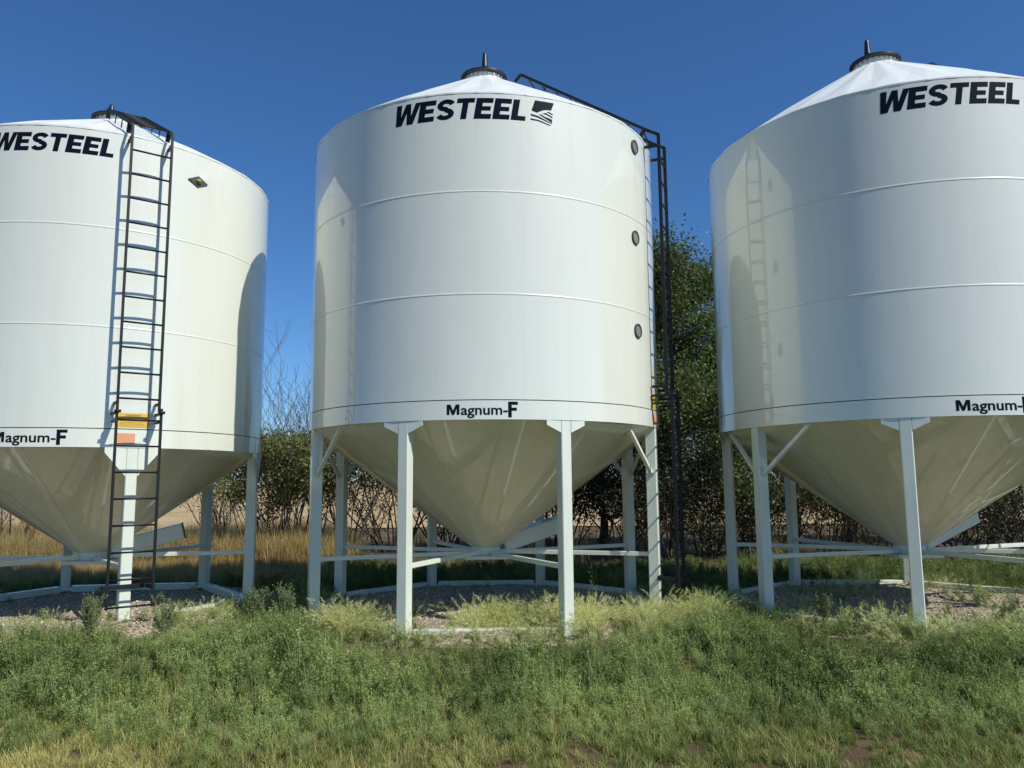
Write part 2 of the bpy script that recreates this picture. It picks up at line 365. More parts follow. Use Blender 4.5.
    # ladders
    if lad is not None:
        ladder(root, lad, R, zt, zb+0.42, foot+0.26, zc, rl)
        dg = 0.185/R*180/PI
        patch('caution_sticker', M['yellow'], root, lad-dg*1.0, lad+dg*0.9, z1+0.03, z1+0.20, R+0.004)
        for j in range(6): patch('caution_line', M['bulb'], root, lad-dg*0.85, lad+dg*(0.75-0.13*(j % 3)), z1+0.05+0.018*j, z1+0.053+0.018*j, R+0.0055)
        patch('caution_header', M['bulb'], root, lad-dg*0.5, lad+dg*0.4, z1+0.168, z1+0.180, R+0.0055)
        patch('notice_sticker', M['orange'], root, lad-dg*1.0, lad+dg*0.1, zb+0.04, zb+0.17, R+0.010)
        roof_ladder(root, lad, R, zt, rc, zc, 0.60 if lad < 80 else 0.72)
    for a, z in glasses:
        o_, q_, z_ = AX(a); m = MB(); g2 = MB(); c = P(a, R+0.006, 0, z); n = 32
        for mm, r0, r1, dd in ((m, 0.092, 0.074, 0.014), (g2, 0.074, 0.0, 0.006)):
            ring = lambda r, d: [c+o_*d+(q_*math.cos(2*PI*i/n)+z_*math.sin(2*PI*i/n))*r for i in range(n)]
            if r1 > 0: mm.add(ring(r0, -0.012)+ring(r0, dd)+ring(r1, dd)+ring(r1, 0), [(j*n+i, j*n+(i+1) % n, (j+1)*n+(i+1) % n, (j+1)*n+i) for j in range(3) for i in range(n)])
            else: mm.add(ring(r0, dd), [tuple(range(n))])
        rim = m.build('sight_glass', M['rim'], root); g2.build('pane', M['glass'], rim)
    if diamond:
        a, z = diamond; o_, q_, z_ = AX(a); c = P(a, R+0.004, 0, z); s = 0.14
        f = [c+o_*0.012+q_*s, c+o_*0.012+z_*0.075, c+o_*0.012-q_*s, c+o_*0.012-z_*0.075]; bk = [p-o_*0.03 for p in f]
        d0 = MB().add(f+bk, [(0, 1, 2, 3), (0, 4, 5, 1), (1, 5, 6, 2), (2, 6, 7, 3), (3, 7, 4, 0)]).build('level_indicator', M['rim'], root)
        m = MB(); n = 20; V = []; F = []
        for j in range(5):
            b_ = j/4*PI/2
            for i in range(n):
                a_ = 2*PI*i/n; V.append(c+o_*(0.012+0.045*math.sin(b_))+(q_*math.cos(a_)*0.042+z_*math.sin(a_)*0.034)*math.cos(b_))
        for j in range(4):
            for i in range(n): F.append((j*n+i, j*n+(i+1) % n, (j+1)*n+(i+1) % n, (j+1)*n+i))
        m.add(V, F, True).build('dome', M['bulb'], d0)
    return root

CX, CY, LX, LY, RX, RY = -0.387, 11.19, -5.892, 11.15, 5.394, 10.86
ZB, BAND, H = 2.394, 0.215, 1.2236
cl = [(1.83+22.5+45*k, kk) for k, kk in zip(range(-4, 4), ('g', 'b', 'b', 'g', 'g', 'b', 'b', 'g'))]
make_bin('centre', 'middle white bin with three round sight glasses and a black ladder at its right edge',
         CX, CY, 2.44, ZB, BAND, H, 0.759, 7.78, cl, 0.0, 1.83+67.5, (-23.8, 13.6), (-8.2, 10.7), (14.9, 21.5), 5, 120, 1.14,
         glasses=((55.8, 6.055), (54.6, 4.81), (54.5, 3.587)), gp=(-70,))
ll = [(37.4+60*k, 'G') for k in range(6)]
make_bin('left', 'white bin with a black ladder in front and a small black diamond on its wall',
         LX, LY, 2.203, ZB-0.2515, BAND, H, 0.739, 7.13, ll, 0.04, 37.4, (-8.0, 27.3), (-1.6, 19.5), None, 10, 112, 0.93, diamond=(54.2, 5.646), gp=(62, 92))
rl = [(-2.79+22.5+45*k, kk) for k, kk in zip(range(-4, 4), ('b', 'g', 'b', 'g', 'g', 'b', 'g', 'b'))]
make_bin('right', 'white hopper bin cut by the right edge, with the middle bin mirrored in its wall',
         RX, RY, 2.44, ZB-0.028, BAND, H, 0.759, 7.78, rl, 0.0, 79, (-26.0, 10.0), (-13.4, 5.4), (11.4, 18.0), -45, 122, 1.36, gp=(-91,))

# ------------------------------------------------------------ ground, field, gravel
def sheet(name, x0, x1, y0, y1, nx, ny, m, z, amp=0.0, kind='structure', fn=None):
    xs = np.linspace(x0, x1, nx); ys = np.linspace(y0, y1, ny); V = []; F = []
    for y in ys:
        for x in xs: V.append((x, y, z+(fn(x, y) if fn else 0)))
    for j in range(ny-1):
        for i in range(nx-1): a = j*nx+i; F.append((a, a+1, a+nx+1, a+nx))
    mb = MB(); mb.v = V; mb.f = F; mb.sm = [True]*len(F); return tag(mb.build(name, m), kind=kind)
gm = mat('soil_and_thatch', (0.1, 0.1, 0.05), 0.95, spec=0.1)
n = noise(gm, 1.3, 8, 0.65); gm.node_tree.links.new(ramp(gm, n.outputs[0], [(0.30, (0.05, 0.05, 0.022)), (0.50, (0.13, 0.095, 0.05)), (0.68, (0.27, 0.18, 0.10))]), bsdf(gm).inputs['Base Color'])
n = noise(gm, 25, 6, 0.7); bump(gm, n.outputs[0], 0.05)
def smooth(a, b, x): t = min(1, max(0, (x-a)/(b-a))); return t*t*(3-2*t)
def gz(x, y):                                        # the bins stand on a low built-up pad; the lawn in front lies lower
    front = 8.55+0.25*math.sin(x*0.8+0.5)
    z = -0.03-0.30*(1-smooth(front-1.6, front, y))
    if abs(x) < 40 and -5 < y < 40: z += 0.03*mn.noise(Vector((x*0.5, y*0.5, 4.0)))*(1 if y < 8 else 0.3)
    return z
xs = sorted(set([-700, -200, -60, -25]+[-16+0.25*i for i in range(129)]+[25, 60, 200, 700]))
ys = sorted(set([-400, -100, -30]+[-8+0.25*i for i in range(120)]+[25, 31, 33, 60, 200, 1200]))
gmb = MB(); gmb.v = [(a, b, gz(a, b) if b < 31 else -0.05) for b in ys for a in xs]; nx_ = len(xs)
gmb.f = [(j*nx_+i, j*nx_+i+1, (j+1)*nx_+i+1, (j+1)*nx_+i) for j in range(len(ys)-1) for i in range(nx_-1)]; gmb.sm = [True]*len(gmb.f)
ground = tag(gmb.build('ground', gm), kind='structure')
fm = mat('stubble_field', (0.4, 0.3, 0.15), 0.9, spec=0.1)
n = noise(fm, 0.35, 8, 0.7, (1, 0.3, 1)); fm.node_tree.links.new(ramp(fm, n.outputs[0], [(0.3, (0.33, 0.23, 0.11)), (0.7, (0.52, 0.39, 0.21))]), bsdf(fm).inputs['Base Color'])
def rise(x, y): return 0.0 if y < 40 else (y-40)*0.004
field = sheet('field', -700, 700, 32, 1200, 5, 60, fm, -0.02, fn=rise)
gv = mat('crushed_gravel', (0.4, 0.33, 0.27), 0.9, spec=0.2)
vt = N(gv, 'ShaderNodeTexVoronoi'); vt.inputs['Scale'].default_value = 45; tc = N(gv, 'ShaderNodeTexCoord'); gv.node_tree.links.new(tc.outputs['Object'], vt.inputs['Vector'])
sep = N(gv, 'ShaderNodeSeparateColor'); gv.node_tree.links.new(vt.outputs['Color'], sep.inputs[0])
gv.node_tree.links.new(ramp(gv, sep.outputs[0], [(0.0, (0.20, 0.155, 0.105)), (0.5, (0.35, 0.285, 0.20)), (1.0, (0.55, 0.47, 0.34))]), bsdf(gv).inputs['Base Color'])
inv = N(gv, 'ShaderNodeMath', operation='SUBTRACT'); inv.inputs[0].default_value = 1; gv.node_tree.links.new(vt.outputs['Distance'], inv.inputs[1]); bump(gv, inv.outputs[0], 0.02)
def padz(x, y, cx, cy, m):
    t = math.atan2(x-cx, -(y-cy)); d = math.hypot(x-cx, y-cy)
    return (0.045+0.06*max(0, mn.noise(Vector((x*0.9, y*0.9, 1.7))))+0.02*mn.noise(Vector((x*4, y*4, 1)))
            + m*math.exp(-((d-2.15)/0.45)**2)*max(0, math.cos(t*0.8-0.1))*(0.75+0.6*mn.noise(Vector((x*1.3, y*1.3, 7)))))
def pad(cx, cy, r, m):
    mb = MB(); V = [(cx, cy, 0.03)]; F = []; n = 96; K = 24
    for j in range(1, K+1):
        for i in range(n):
            t = 2*PI*i/n; rr = r*j/K*(1+0.05*mn.noise(Vector((math.cos(t)*2+cx, math.sin(t)*2, 3)))*(j/K))
            x, y = cx+rr*math.cos(t), cy+rr*math.sin(t); e = min(1, (1-j/K)*6)
            V.append((x, y, -0.035+e*padz(x, y, cx, cy, m)))
    for i in range(n): F.append((0, 1+i, 1+(i+1) % n))
    for j in range(K-1):
        for i in range(n): a = 1+j*n; F.append((a+i, a+n+i, a+n+(i+1) % n, a+(i+1) % n))
    mb.v = V; mb.f = F; mb.sm = [True]*len(F); return tag(mb.build('gravel_pad', gv), kind='structure')
pad(CX, CY, 2.70, 0.06); pad(LX, LY, 2.75, 0.17); pad(RX, RY, 2.75, 0.045)

# ------------------------------------------------------------ vegetation materials
def leafmat(name, c0, c1, trans=0.35, rough=0.55, inst=True, nz=0.6):
    m = bpy.data.materials.new(name); m.use_nodes = True; t = m.node_tree; L = t.links
    b = bsdf(m); b.inputs['Roughness'].default_value = rough; b.inputs['Specular IOR Level'].default_value = 0.3
    if inst:
        a = N(m, 'ShaderNodeAttribute'); a.attribute_type = 'INSTANCER'; a.attribute_name = 'tint'; fac = a.outputs['Fac']
    else:
        a = N(m, 'ShaderNodeAttribute'); a.attribute_type = 'GEOMETRY'; a.attribute_name = 'tint'; fac = a.outputs['Fac']
    if inst:
        lv = N(m, 'ShaderNodeAttribute'); lv.attribute_type = 'GEOMETRY'; lv.attribute_name = 'leafv'
        ad = N(m, 'ShaderNodeMath', operation='ADD'); ad.use_clamp = True; L.new(fac, ad.inputs[0]); L.new(lv.outputs['Fac'], ad.inputs[1]); fac = ad.outputs[0]
    col = ramp(m, fac, [(0.0, c0), (1.0, c1)]); L.new(col, b.inputs['Base Color'])
    tr = N(m, 'ShaderNodeBsdfTranslucent'); L.new(col, tr.inputs[0]); mx = N(m, 'ShaderNodeMixShader'); mx.inputs[0].default_value = trans
    L.new(b.outputs[0], mx.inputs[1]); L.new(tr.outputs[0], mx.inputs[2]); L.new(mx.outputs[0], t.nodes['Material Output'].inputs[0]); return m
V_weed = leafmat('grey_green_weed', (0.085, 0.135, 0.030), (0.48, 0.57, 0.20))
V_grass = leafmat('lawn_grass', (0.12, 0.19, 0.035), (0.62, 0.56, 0.20))
V_fox = leafmat('foxtail', (0.36, 0.42, 0.10), (0.95, 0.92, 0.50), 0.5)
V_dry = leafmat('dry_grass', (0.20, 0.20, 0.065), (0.62, 0.45, 0.20), 0.45)

def soup(name, V, F, m, tint=None, parent=None, smooth=False):
    me = bpy.data.meshes.new(name); V = np.asarray(V, dtype=np.float32).reshape(-1, 3); F = np.asarray(F, dtype=np.int32)
    me.vertices.add(len(V)); me.vertices.foreach_set('co', V.ravel()); k = F.shape[1]
    me.loops.add(F.size); me.loops.foreach_set('vertex_index', F.ravel()); me.polygons.add(len(F))
    me.polygons.foreach_set('loop_start', np.arange(0, F.size, k, dtype=np.int32))
    me.update(calc_edges=True); me.materials.append(m)
    if tint is None:
        a = me.attributes.new('leafv', 'FLOAT', 'POINT'); nn = len(V)//4+1; a.data.foreach_set('value', rng.normal(0, 0.28, nn).repeat(4)[:len(V)].astype(np.float32))
    if tint is not None:
        a = me.attributes.new('tint', 'FLOAT', 'POINT'); a.data.foreach_set('value', np.asarray(tint, dtype=np.float32))
    return me
def link(me, name, parent=None):
    o = bpy.data.objects.new(name, me); C.objects.link(o); o.parent = parent; return o
def unit(a): return a/np.maximum(np.linalg.norm(a, axis=-1, keepdims=True), 1e-9)
def quads(cen, d, u, L, Wd):
    """diamond leaves: centre, length dir, side dir"""
    L = np.asarray(L)[:, None]; Wd = np.asarray(Wd)[:, None]
    V = np.stack([cen-d*L*0.5, cen+u*Wd*0.5, cen+d*L*0.5, cen-u*Wd*0.5], 1).reshape(-1, 3)
    return V, np.arange(len(V)).reshape(-1, 4)

def weed_mesh(i, hgt, stems, spread, leaf, dens):
    Vs = []; Fs = []; off = 0
    for s in range(stems):
        a = rng.uniform(0, 2*PI); lean = rng.uniform(0.05, spread); H = hgt*rng.uniform(0.6, 1.0); n = 7
        k = np.linspace(0, 1, n); base = rng.normal(0, 0.02, 2)
        px = base[0]+math.cos(a)*lean*H*k**1.4; py = base[1]+math.sin(a)*lean*H*k**1.4; pz = H*k
        p = np.stack([px, py, pz], 1); sd2 = np.array([-math.sin(a), math.cos(a), 0]); wv = 0.0022*(1-k*0.6)[:, None]
        V = np.concatenate([p-sd2*wv, p+sd2*wv]); F = [(j, j+1, j+1+n, j+n) for j in range(n-1)]
        Vs.append(V); Fs.append(np.array(F)+off); off += len(V)
        br = [(p, 1.0)]
        for b in range(int(5*dens)):
            t0 = rng.uniform(0.25, 0.85); q = np.array([np.interp(t0, k, p[:, c]) for c in range(3)]); aa = rng.uniform(0, 2*PI); bl = H*rng.uniform(0.15, 0.38)*(1.1-t0*0.6)
            kk = np.linspace(0, 1, 4)[:, None]; bp = q+np.concatenate([np.cos(aa)*bl*0.6*kk, np.sin(aa)*bl*0.6*kk, bl*kk*0.9], 1); br.append((bp, 0.6))
        for bp, sc in br:
            m = int(17*dens*sc+3); t = rng.uniform(0.12, 1.0, m); kk = np.linspace(0, 1, len(bp)); c = np.stack([np.interp(t, kk, bp[:, q_]) for q_ in range(3)], 1)
            d = unit(np.stack([rng.normal(0, 1, m), rng.normal(0, 1, m), rng.uniform(0.1, 1.3, m)], 1)); u = unit(np.cross(d, rng.normal(0, 1, (m, 3))))
            ln = leaf*rng.uniform(0.6, 1.5, m); V, F = quads(c+d*ln[:, None]*0.5, d, u, ln, ln*0.42)
            Vs.append(V); Fs.append(F+off); off += len(V)
    for b in range(5):                                 # a few grass blades and dead stalks mixed in
        a = rng.uniform(0, 2*PI); H = hgt*rng.uniform(0.8, 1.25); k = np.linspace(0, 1, 5); q0 = rng.normal(0, 0.05, 2); ox = H*rng.uniform(0.1, 0.6)*k**2
        p = np.stack([q0[0]+math.cos(a)*ox, q0[1]+math.sin(a)*ox, H*(k-0.15*k**3)], 1); sd2 = np.array([-math.sin(a), math.cos(a), 0]); wv = (0.0026*(1-k*0.9))[:, None]
        V = np.concatenate([p-sd2*wv, p+sd2*wv]); Vs.append(V); Fs.append(np.array([(j, j+1, j+6, j+5) for j in range(4)])+off); off += len(V)
    return soup('weed_source', np.concatenate(Vs), np.concatenate(Fs), V_weed)
def blade_mesh(nb, hgt, spread, wd, m, head=0, curl=0.5):
    Vs = []; Fs = []; off = 0
    for b in range(nb):
        a = rng.uniform(0, 2*PI); H = hgt*rng.uniform(0.5, 1.1); ln = rng.uniform(0.05, spread); n = 5; k = np.linspace(0, 1, n)
        b0 = rng.normal(0, hgt*0.16, 2); ox = ln*H*(k**(1+curl*1.5))
        p = np.stack([b0[0]+math.cos(a)*ox, b0[1]+math.sin(a)*ox, H*(k-0.25*ln*k**3)], 1); sd2 = np.array([-math.sin(a), math.cos(a), 0])
        wv = (wd*(1-k**2*0.95))[:, None]; V = np.concatenate([p-sd2*wv, p+sd2*wv]); F = np.array([(j, j+1, j+1+n, j+n) for j in range(n-1)])
        Vs.append(V); Fs.append(F+off); off += len(V)
        if head:
            mq = head; d0 = unit(p[-1]-p[-2]+np.array([math.cos(a), math.sin(a), -0.2])*0.02); t = rng.uniform(0, 1, mq)[:, None]
            c = p[-1]+d0*t*0.07; d = unit(d0+rng.normal(0, 0.33, (mq, 3))); u = unit(np.cross(d, rng.normal(0, 1, (mq, 3)))); l2 = rng.uniform(0.03, 0.06, mq)
            V, F = quads(c+d*l2[:, None]*0.5, d, u, l2, np.full(mq, 0.0028)); Vs.append(V); Fs.append(F+off); off += len(V)
    return soup('grass_source', np.concatenate(Vs), np.concatenate(Fs), m)

def scatter(name, srcs, pts, rot, scl, tint, label, cat):
    """one object of stuff: points carrying attributes, instancing unlinked source meshes"""
    col = bpy.data.collections.new(name+'_kinds')
    for i, me in enumerate(srcs): o = bpy.data.objects.new('%s_%02d' % (name+'_kind', i), me); col.objects.link(o)
    n = len(pts); me = bpy.data.meshes.new(name); me.vertices.add(n); me.vertices.foreach_set('co', np.asarray(pts, dtype=np.float32).ravel())
    for nm, ty, arr in (('rot', 'FLOAT_VECTOR', rot), ('scl', 'FLOAT', scl), ('tint', 'FLOAT', tint)):
        a = me.attributes.new(nm, ty, 'POINT'); a.data.foreach_set('vector' if ty == 'FLOAT_VECTOR' else 'value', np.asarray(arr, dtype=np.float32).ravel())
    a = me.attributes.new('pick', 'INT', 'POINT'); a.data.foreach_set('value', rng.integers(0, len(srcs), n).astype(np.int32))
    o = bpy.data.objects.new(name, me); C.objects.link(o)
    g = bpy.data.node_groups.new(name+'_nodes', 'GeometryNodeTree')
    g.interface.new_socket(name='Geometry', in_out='INPUT', socket_type='NodeSocketGeometry'); g.interface.new_socket(name='Geometry', in_out='OUTPUT', socket_type='NodeSocketGeometry')
    gi = g.nodes.new('NodeGroupInput'); go = g.nodes.new('NodeGroupOutput'); ci = g.nodes.new('GeometryNodeCollectionInfo')
    ci.inputs['Collection'].default_value = col; ci.inputs['Separate Children'].default_value = True; ci.inputs['Reset Children'].default_value = True
    iop = g.nodes.new('GeometryNodeInstanceOnPoints'); iop.inputs['Pick Instance'].default_value = True
    def na(nm, dt): x = g.nodes.new('GeometryNodeInputNamedAttribute'); x.data_type = dt; x.inputs['Name'].default_value = nm; return x.outputs[0]
    g.links.new(gi.outputs[0], iop.inputs['Points']); g.links.new(ci.outputs[0], iop.inputs['Instance'])
    g.links.new(na('pick', 'INT'), iop.inputs['Instance Index']); g.links.new(na('scl', 'FLOAT'), iop.inputs['Scale'])
    e2r = g.nodes.new('FunctionNodeEulerToRotation'); g.links.new(na('rot', 'FLOAT_VECTOR'), e2r.inputs[0]); g.links.new(e2r.outputs[0], iop.inputs['Rotation'])
    g.links.new(iop.outputs[0], go.inputs[0])
    md = o.modifiers.new('scatter', 'NODES'); md.node_group = g
    tag(o, label, cat, kind='stuff'); return o
def rots(n, tilt=0.12): return np.stack([rng.normal(0, tilt, n), rng.normal(0, tilt, n), rng.uniform(0, 2*PI, n)], 1)
def patchy(x, y, s, seed): return np.array([mn.fractal(Vector((a*s, b*s, seed)), 0.6, 2.0, 4) for a, b in zip(x, y)])
def wedge(n, y0, y1, k=0.72, m=0.8):                # random points inside the view's footprint plus a margin at the sides
    y = rng.uniform(y0, y1, int(n*2.5)); x = rng.uniform(-1, 1, len(y))*(y1*k+m); ok = np.abs(x) < y*k+m
    return x[ok][:n], y[ok][:n]
def ptz(x, y): return np.stack([x, y, [gz(a, b)-0.005 for a, b in zip(x, y)]], 1)
def dists(x, y): return [np.hypot(x-cx, y-cy) for cx, cy in ((CX, CY), (LX, LY), (RX, RY))]

# front belt of grey-green weeds
wm = [weed_mesh(i, h_, st, sp, lf, dn) for i, (h_, st, sp, lf, dn) in enumerate(((0.34, 9, 0.55, 0.015, 1.0), (0.26, 10, 0.6, 0.013, 1.1), (0.42, 7, 0.4, 0.015, 1.0), (0.30, 9, 0.8, 0.017, 0.9), (0.22, 10, 0.8, 0.013, 1.0), (0.36, 8, 0.5, 0.014, 1.1), (0.38, 6, 0.3, 0.012, 0.7)))]
x, y = wedge(10500, 4.7, 10.4)
dC, dL, dR = dists(x, y); f = patchy(x, y, 0.8, 2.0)
keep = (dC > 2.36) & (dL > 2.65-0.35*f) & (dR > 2.45)
edge = 6.25+0.30*f+0.10*np.sin(x*0.9)
keep &= (y > edge) & (rng.uniform(0, 1, len(x)) < np.clip(1.25-(y-9.2)*0.75, 0.08, 1))
bare = (patchy(x, y, 1.1, 9.0) > 0.42) & (y > 7.2) & (x < -1.5); keep &= ~bare
x, y, f = x[keep], y[keep], f[keep]
sc = (0.72+0.22*np.clip(f, -1, 1)+rng.normal(0, 0.17, len(x)))*np.clip(0.55+(y-edge[keep])*0.5, 0.5, 1.0)
sc = np.clip(sc, 0.3, 1.5)*(0.85+0.25*np.clip((y-6.5)/2, 0, 1))
tint = np.clip(0.55+0.45*patchy(x, y, 0.55, 5.0)+rng.normal(0, 0.2, len(x)), 0, 1)
def skyline(px): return np.interp(px, [0, 110, 150, 230, 300, 330, 380, 420, 560, 660, 700, 760, 800, 900, 940, 1024], [612, 614, 630, 612, 600, 628, 640, 642, 634, 622, 604, 616, 636, 640, 606, 608])
px = 512+782.67*x/y; top = skyline(px)+rng.normal(0, 4, len(x)); gzz = ptz(x, y)[:, 2]
hmax = (1.67-(top-484)/782.67*y)-gzz; sc = np.minimum(sc*1.1, np.maximum(hmax/0.33, 0.16))
scatter('weed_belt', wm, ptz(x, y), rots(len(x)), sc, tint, 'dense grey-green leafy weeds growing in front of the bins', 'weeds')
# short lawn grass at the very front
gms = [blade_mesh(26, 0.10, 0.9, 0.0022, V_grass) for _ in range(4)]+[blade_mesh(18, 0.15, 1.0, 0.0024, V_grass) for _ in range(2)]
x, y = wedge(12000, 4.6, 8.0); f = patchy(x, y, 0.9, 14.0)
bare = (patchy(x, y, 1.3, 31.0) > 0.22) & (x > -2.6); keep = ~bare | (rng.uniform(0, 1, len(x)) < 0.25); x, y, f = x[keep], y[keep], f[keep]
tint = np.clip(0.34+0.5*f+0.45*np.exp(-((x+3.3)**2+(y-5.9)**2)/0.8)-0.35*np.exp(-((x-3.2)**2+(y-5.9)**2)/0.8)+rng.normal(0, 0.16, len(x)), 0, 1)
scatter('lawn_grass', gms, ptz(x, y), rots(len(x), 0.2), rng.uniform(0.6, 1.15, len(x)), tint, 'short mixed green and yellowed lawn grass along the bottom edge', 'grass')
# foxtail barley along the middle bin
fx = [blade_mesh(34, 0.34, 0.95, 0.0020, V_fox, head=16, curl=0.6) for _ in range(4)]
a = rng.uniform(0, 1, 420); x = rng.uniform(-0.6, 2.6, 420); y = 9.35+0.42*(x > 1.2)*(x-1.2)+rng.normal(0, 0.20, 420)
dC = np.hypot(x-CX, y-CY); k = (dC > 1.75) & (patchy(x, y, 2.2, 51.0) > -0.02); x, y = x[k], y[k]
x = np.concatenate([x, rng.normal(-2.0, 0.16, 40), rng.normal(-1.75, 0.2, 22)]); y = np.concatenate([y, rng.normal(9.5, 0.14, 40), rng.normal(9.1, 0.12, 22)])
scatter('foxtail_barley', fx, ptz(x, y), rots(len(x), 0.22), rng.uniform(0.45, 1.05, len(x)), rng.uniform(0, 1, len(x)), 'pale yellow-green foxtail barley with feathery heads beside the middle bin', 'grass')
# low weeds and pale tufts creeping over the edges of the base frames
X = []; Y = []
for cx, cy, r_, n_ in ((CX, CY, 2.40, 900), (LX, LY, 2.18, 1000), (RX, RY, 2.40, 1300)):
    t = rng.uniform(-PI*0.62, PI*0.62, n_); rr = r_+rng.normal(0.10, 0.17, n_); X.append(cx+rr*np.sin(t)); Y.append(cy-rr*np.cos(t))
for cx, cy, r_, n_ in ((CX, CY, 2.2, 60), (LX, LY, 2.0, 40), (RX, RY, 2.2, 260)):
    t = rng.uniform(-PI, PI, n_); rr = r_*np.sqrt(rng.uniform(0.1, 1, n_)); X.append(cx+rr*np.sin(t)); Y.append(cy-rr*np.cos(t))
x = np.concatenate(X); y = np.concatenate(Y); k = patchy(x, y, 1.6, 41.0) > -0.22; x, y = x[k], y[k]
scatter('edge_weeds', wm+gms[:3]+fx[:1], ptz(x, y), rots(len(x), 0.25), rng.uniform(0.28, 0.75, len(x))*np.where(np.abs(x) > 3.6, 1.35, 1.0)*np.where(x < -3, 0.85, 1), rng.uniform(0.1, 1, len(x)), 'low weeds creeping over the white base frames and gravel edges', 'weeds')
# green grass between and behind the bins
gb = [blade_mesh(26, 0.26, 0.8, 0.0032, V_grass) for _ in range(3)]+wm[:2]
x, y = wedge(11000, 8.8, 16.5); dC, dL, dR = dists(x, y); k = ((x/y > -0.23) | (y < 13.8)) & (dC > 2.5) & (dL > 2.6) & (dR > 2.6); x, y = x[k], y[k]
scatter('rear_grass', gb, ptz(x, y), rots(len(x)), np.clip(0.75+0.6*patchy(x, y, 0.6, 23.0)+rng.normal(0, 0.2, len(x)), 0.25, 1.7)*np.clip(0.5+0.25*(y-8.8), 0.5, 1), np.clip(0.10+0.5*patchy(x, y, 0.7, 3.0)+rng.normal(0, 0.12, len(x)), 0, 1), 'green grass growing between and behind the bins', 'grass')
# tall dry grass belt
gd = [blade_mesh(40, 0.85, 0.55, 0.006, V_dry, curl=0.9) for _ in range(5)]
x, y = wedge(14000, 13.9, 24.0, 0.75, 2); k = (x/y < -0.22+rng.normal(0, 0.012, len(x))) | (rng.uniform(0, 1, len(x)) < 0.008); x, y = x[k], y[k]; f = patchy(x, y, 0.35, 8.0)
sc = np.clip(np.where(y < 17.3, 0.17+0.05*f, 0.80+0.35*f)+rng.normal(0, 0.1, len(x)), 0.3, 1.4)
tint = np.clip(0.62+0.55*f-0.05*(x+2)*(x > -2)+rng.normal(0, 0.15, len(x)), 0, 1)
scatter('dry_tall_grass', gd, ptz(x, y), rots(len(x)), sc, tint, 'tall dry golden brown grass behind the bins', 'grass')
# loose stones on the gravel pads
ps = []
for i in range(4):
    bm = bmesh.new(); bmesh.ops.create_icosphere(bm, subdivisions=1, radius=0.5)
    for v in bm.verts: v.co = Vector((v.co.x, v.co.y*0.8, v.co.z*0.6))*random.uniform(0.75, 1.15)
    me = bpy.data.meshes.new('stone_source'); bm.to_mesh(me); bm.free(); me.materials.append(leafmat('stone', (0.19, 0.145, 0.10), (0.62, 0.53, 0.38), 0.0, 0.9)); ps.append(me)
P3 = []
for cx, cy, r, m_ in ((CX, CY, 2.6, 0.06), (LX, LY, 2.7, 0.17), (RX, RY, 2.65, 0.045)):
    t = rng.uniform(0, 2*PI, 9000); rr = r*np.sqrt(rng.uniform(0, 1, 9000)); x = cx+rr*np.cos(t); y = cy+rr*np.sin(t)
    P3.append(np.stack([x, y, [-0.035+min(1, (1-math.hypot(a-cx, b-cy)/(r+0.08))*6)*padz(a, b, cx, cy, m_) for a, b in zip(x, y)]], 1))
P3 = np.concatenate(P3)
scatter('gravel_stones', ps, P3, rots(len(P3), 0.6), rng.gamma(3.5, 0.006, len(P3))+0.008, rng.uniform(0, 1, len(P3)), 'loose pinkish tan gravel stones under the bins', 'gravel')

# individually standing tall weeds
def tall_weed(x, y, hgt, label, dens=1.5, stems=7):
    me = weed_mesh(0, hgt, stems, 0.50, 0.017, dens*1.5); me.materials.clear(); me.materials.append(V_tall)
    a = me.attributes.new('tint', 'FLOAT', 'POINT'); n_ = len(me.vertices); a.data.foreach_set('value', np.clip(rng.normal(0.5, 0.2, n_//4+1).repeat(4)[:n_], 0, 1).astype(np.float32))
    o = bpy.data.objects.new('tall_weed', me); C.objects.link(o); o.location = (x, y, gz(x, y)); tag(o, label, 'weed', 'tall bushy weeds by the bins'); return o
V_tall = leafmat('tall_weed_green', (0.12, 0.17, 0.07), (0.34, 0.38, 0.17), inst=False)
tall_weed(-4.55, 8.65, 0.62, 'bushy grey-green weed left of the ladder foot of the left bin', 2.0, 9)
tall_weed(-3.75, 8.75, 0.58, 'bushy weed in front of the gravel just right of the ladder foot', 1.8, 8)
tall_weed(-3.0, 9.4, 0.60, 'tall weed rising in the gap between the left and middle bins', 1.8, 8)
tall_weed(-2.62, 9.2, 0.66, 'tall feathery weed against the leftmost leg of the middle bin', 2.0, 9)
tall_weed(3.55, 9.25, 0.50, 'broad weed right of the black ladder leg, in front of the right bin', 1.6, 8)
tall_weed(5.35, 8.75, 0.52, 'weed standing just right of the front leg of the right bin', 1.6, 8)
tall_weed(0.95, 9.9, 0.75, 'thin tall weed stalk between the two right-hand legs of the middle bin', 0.6, 2)
tall_weed(-5.55, 8.3, 0.60, 'thin branching dry weed at the far left edge', 0.7, 3)

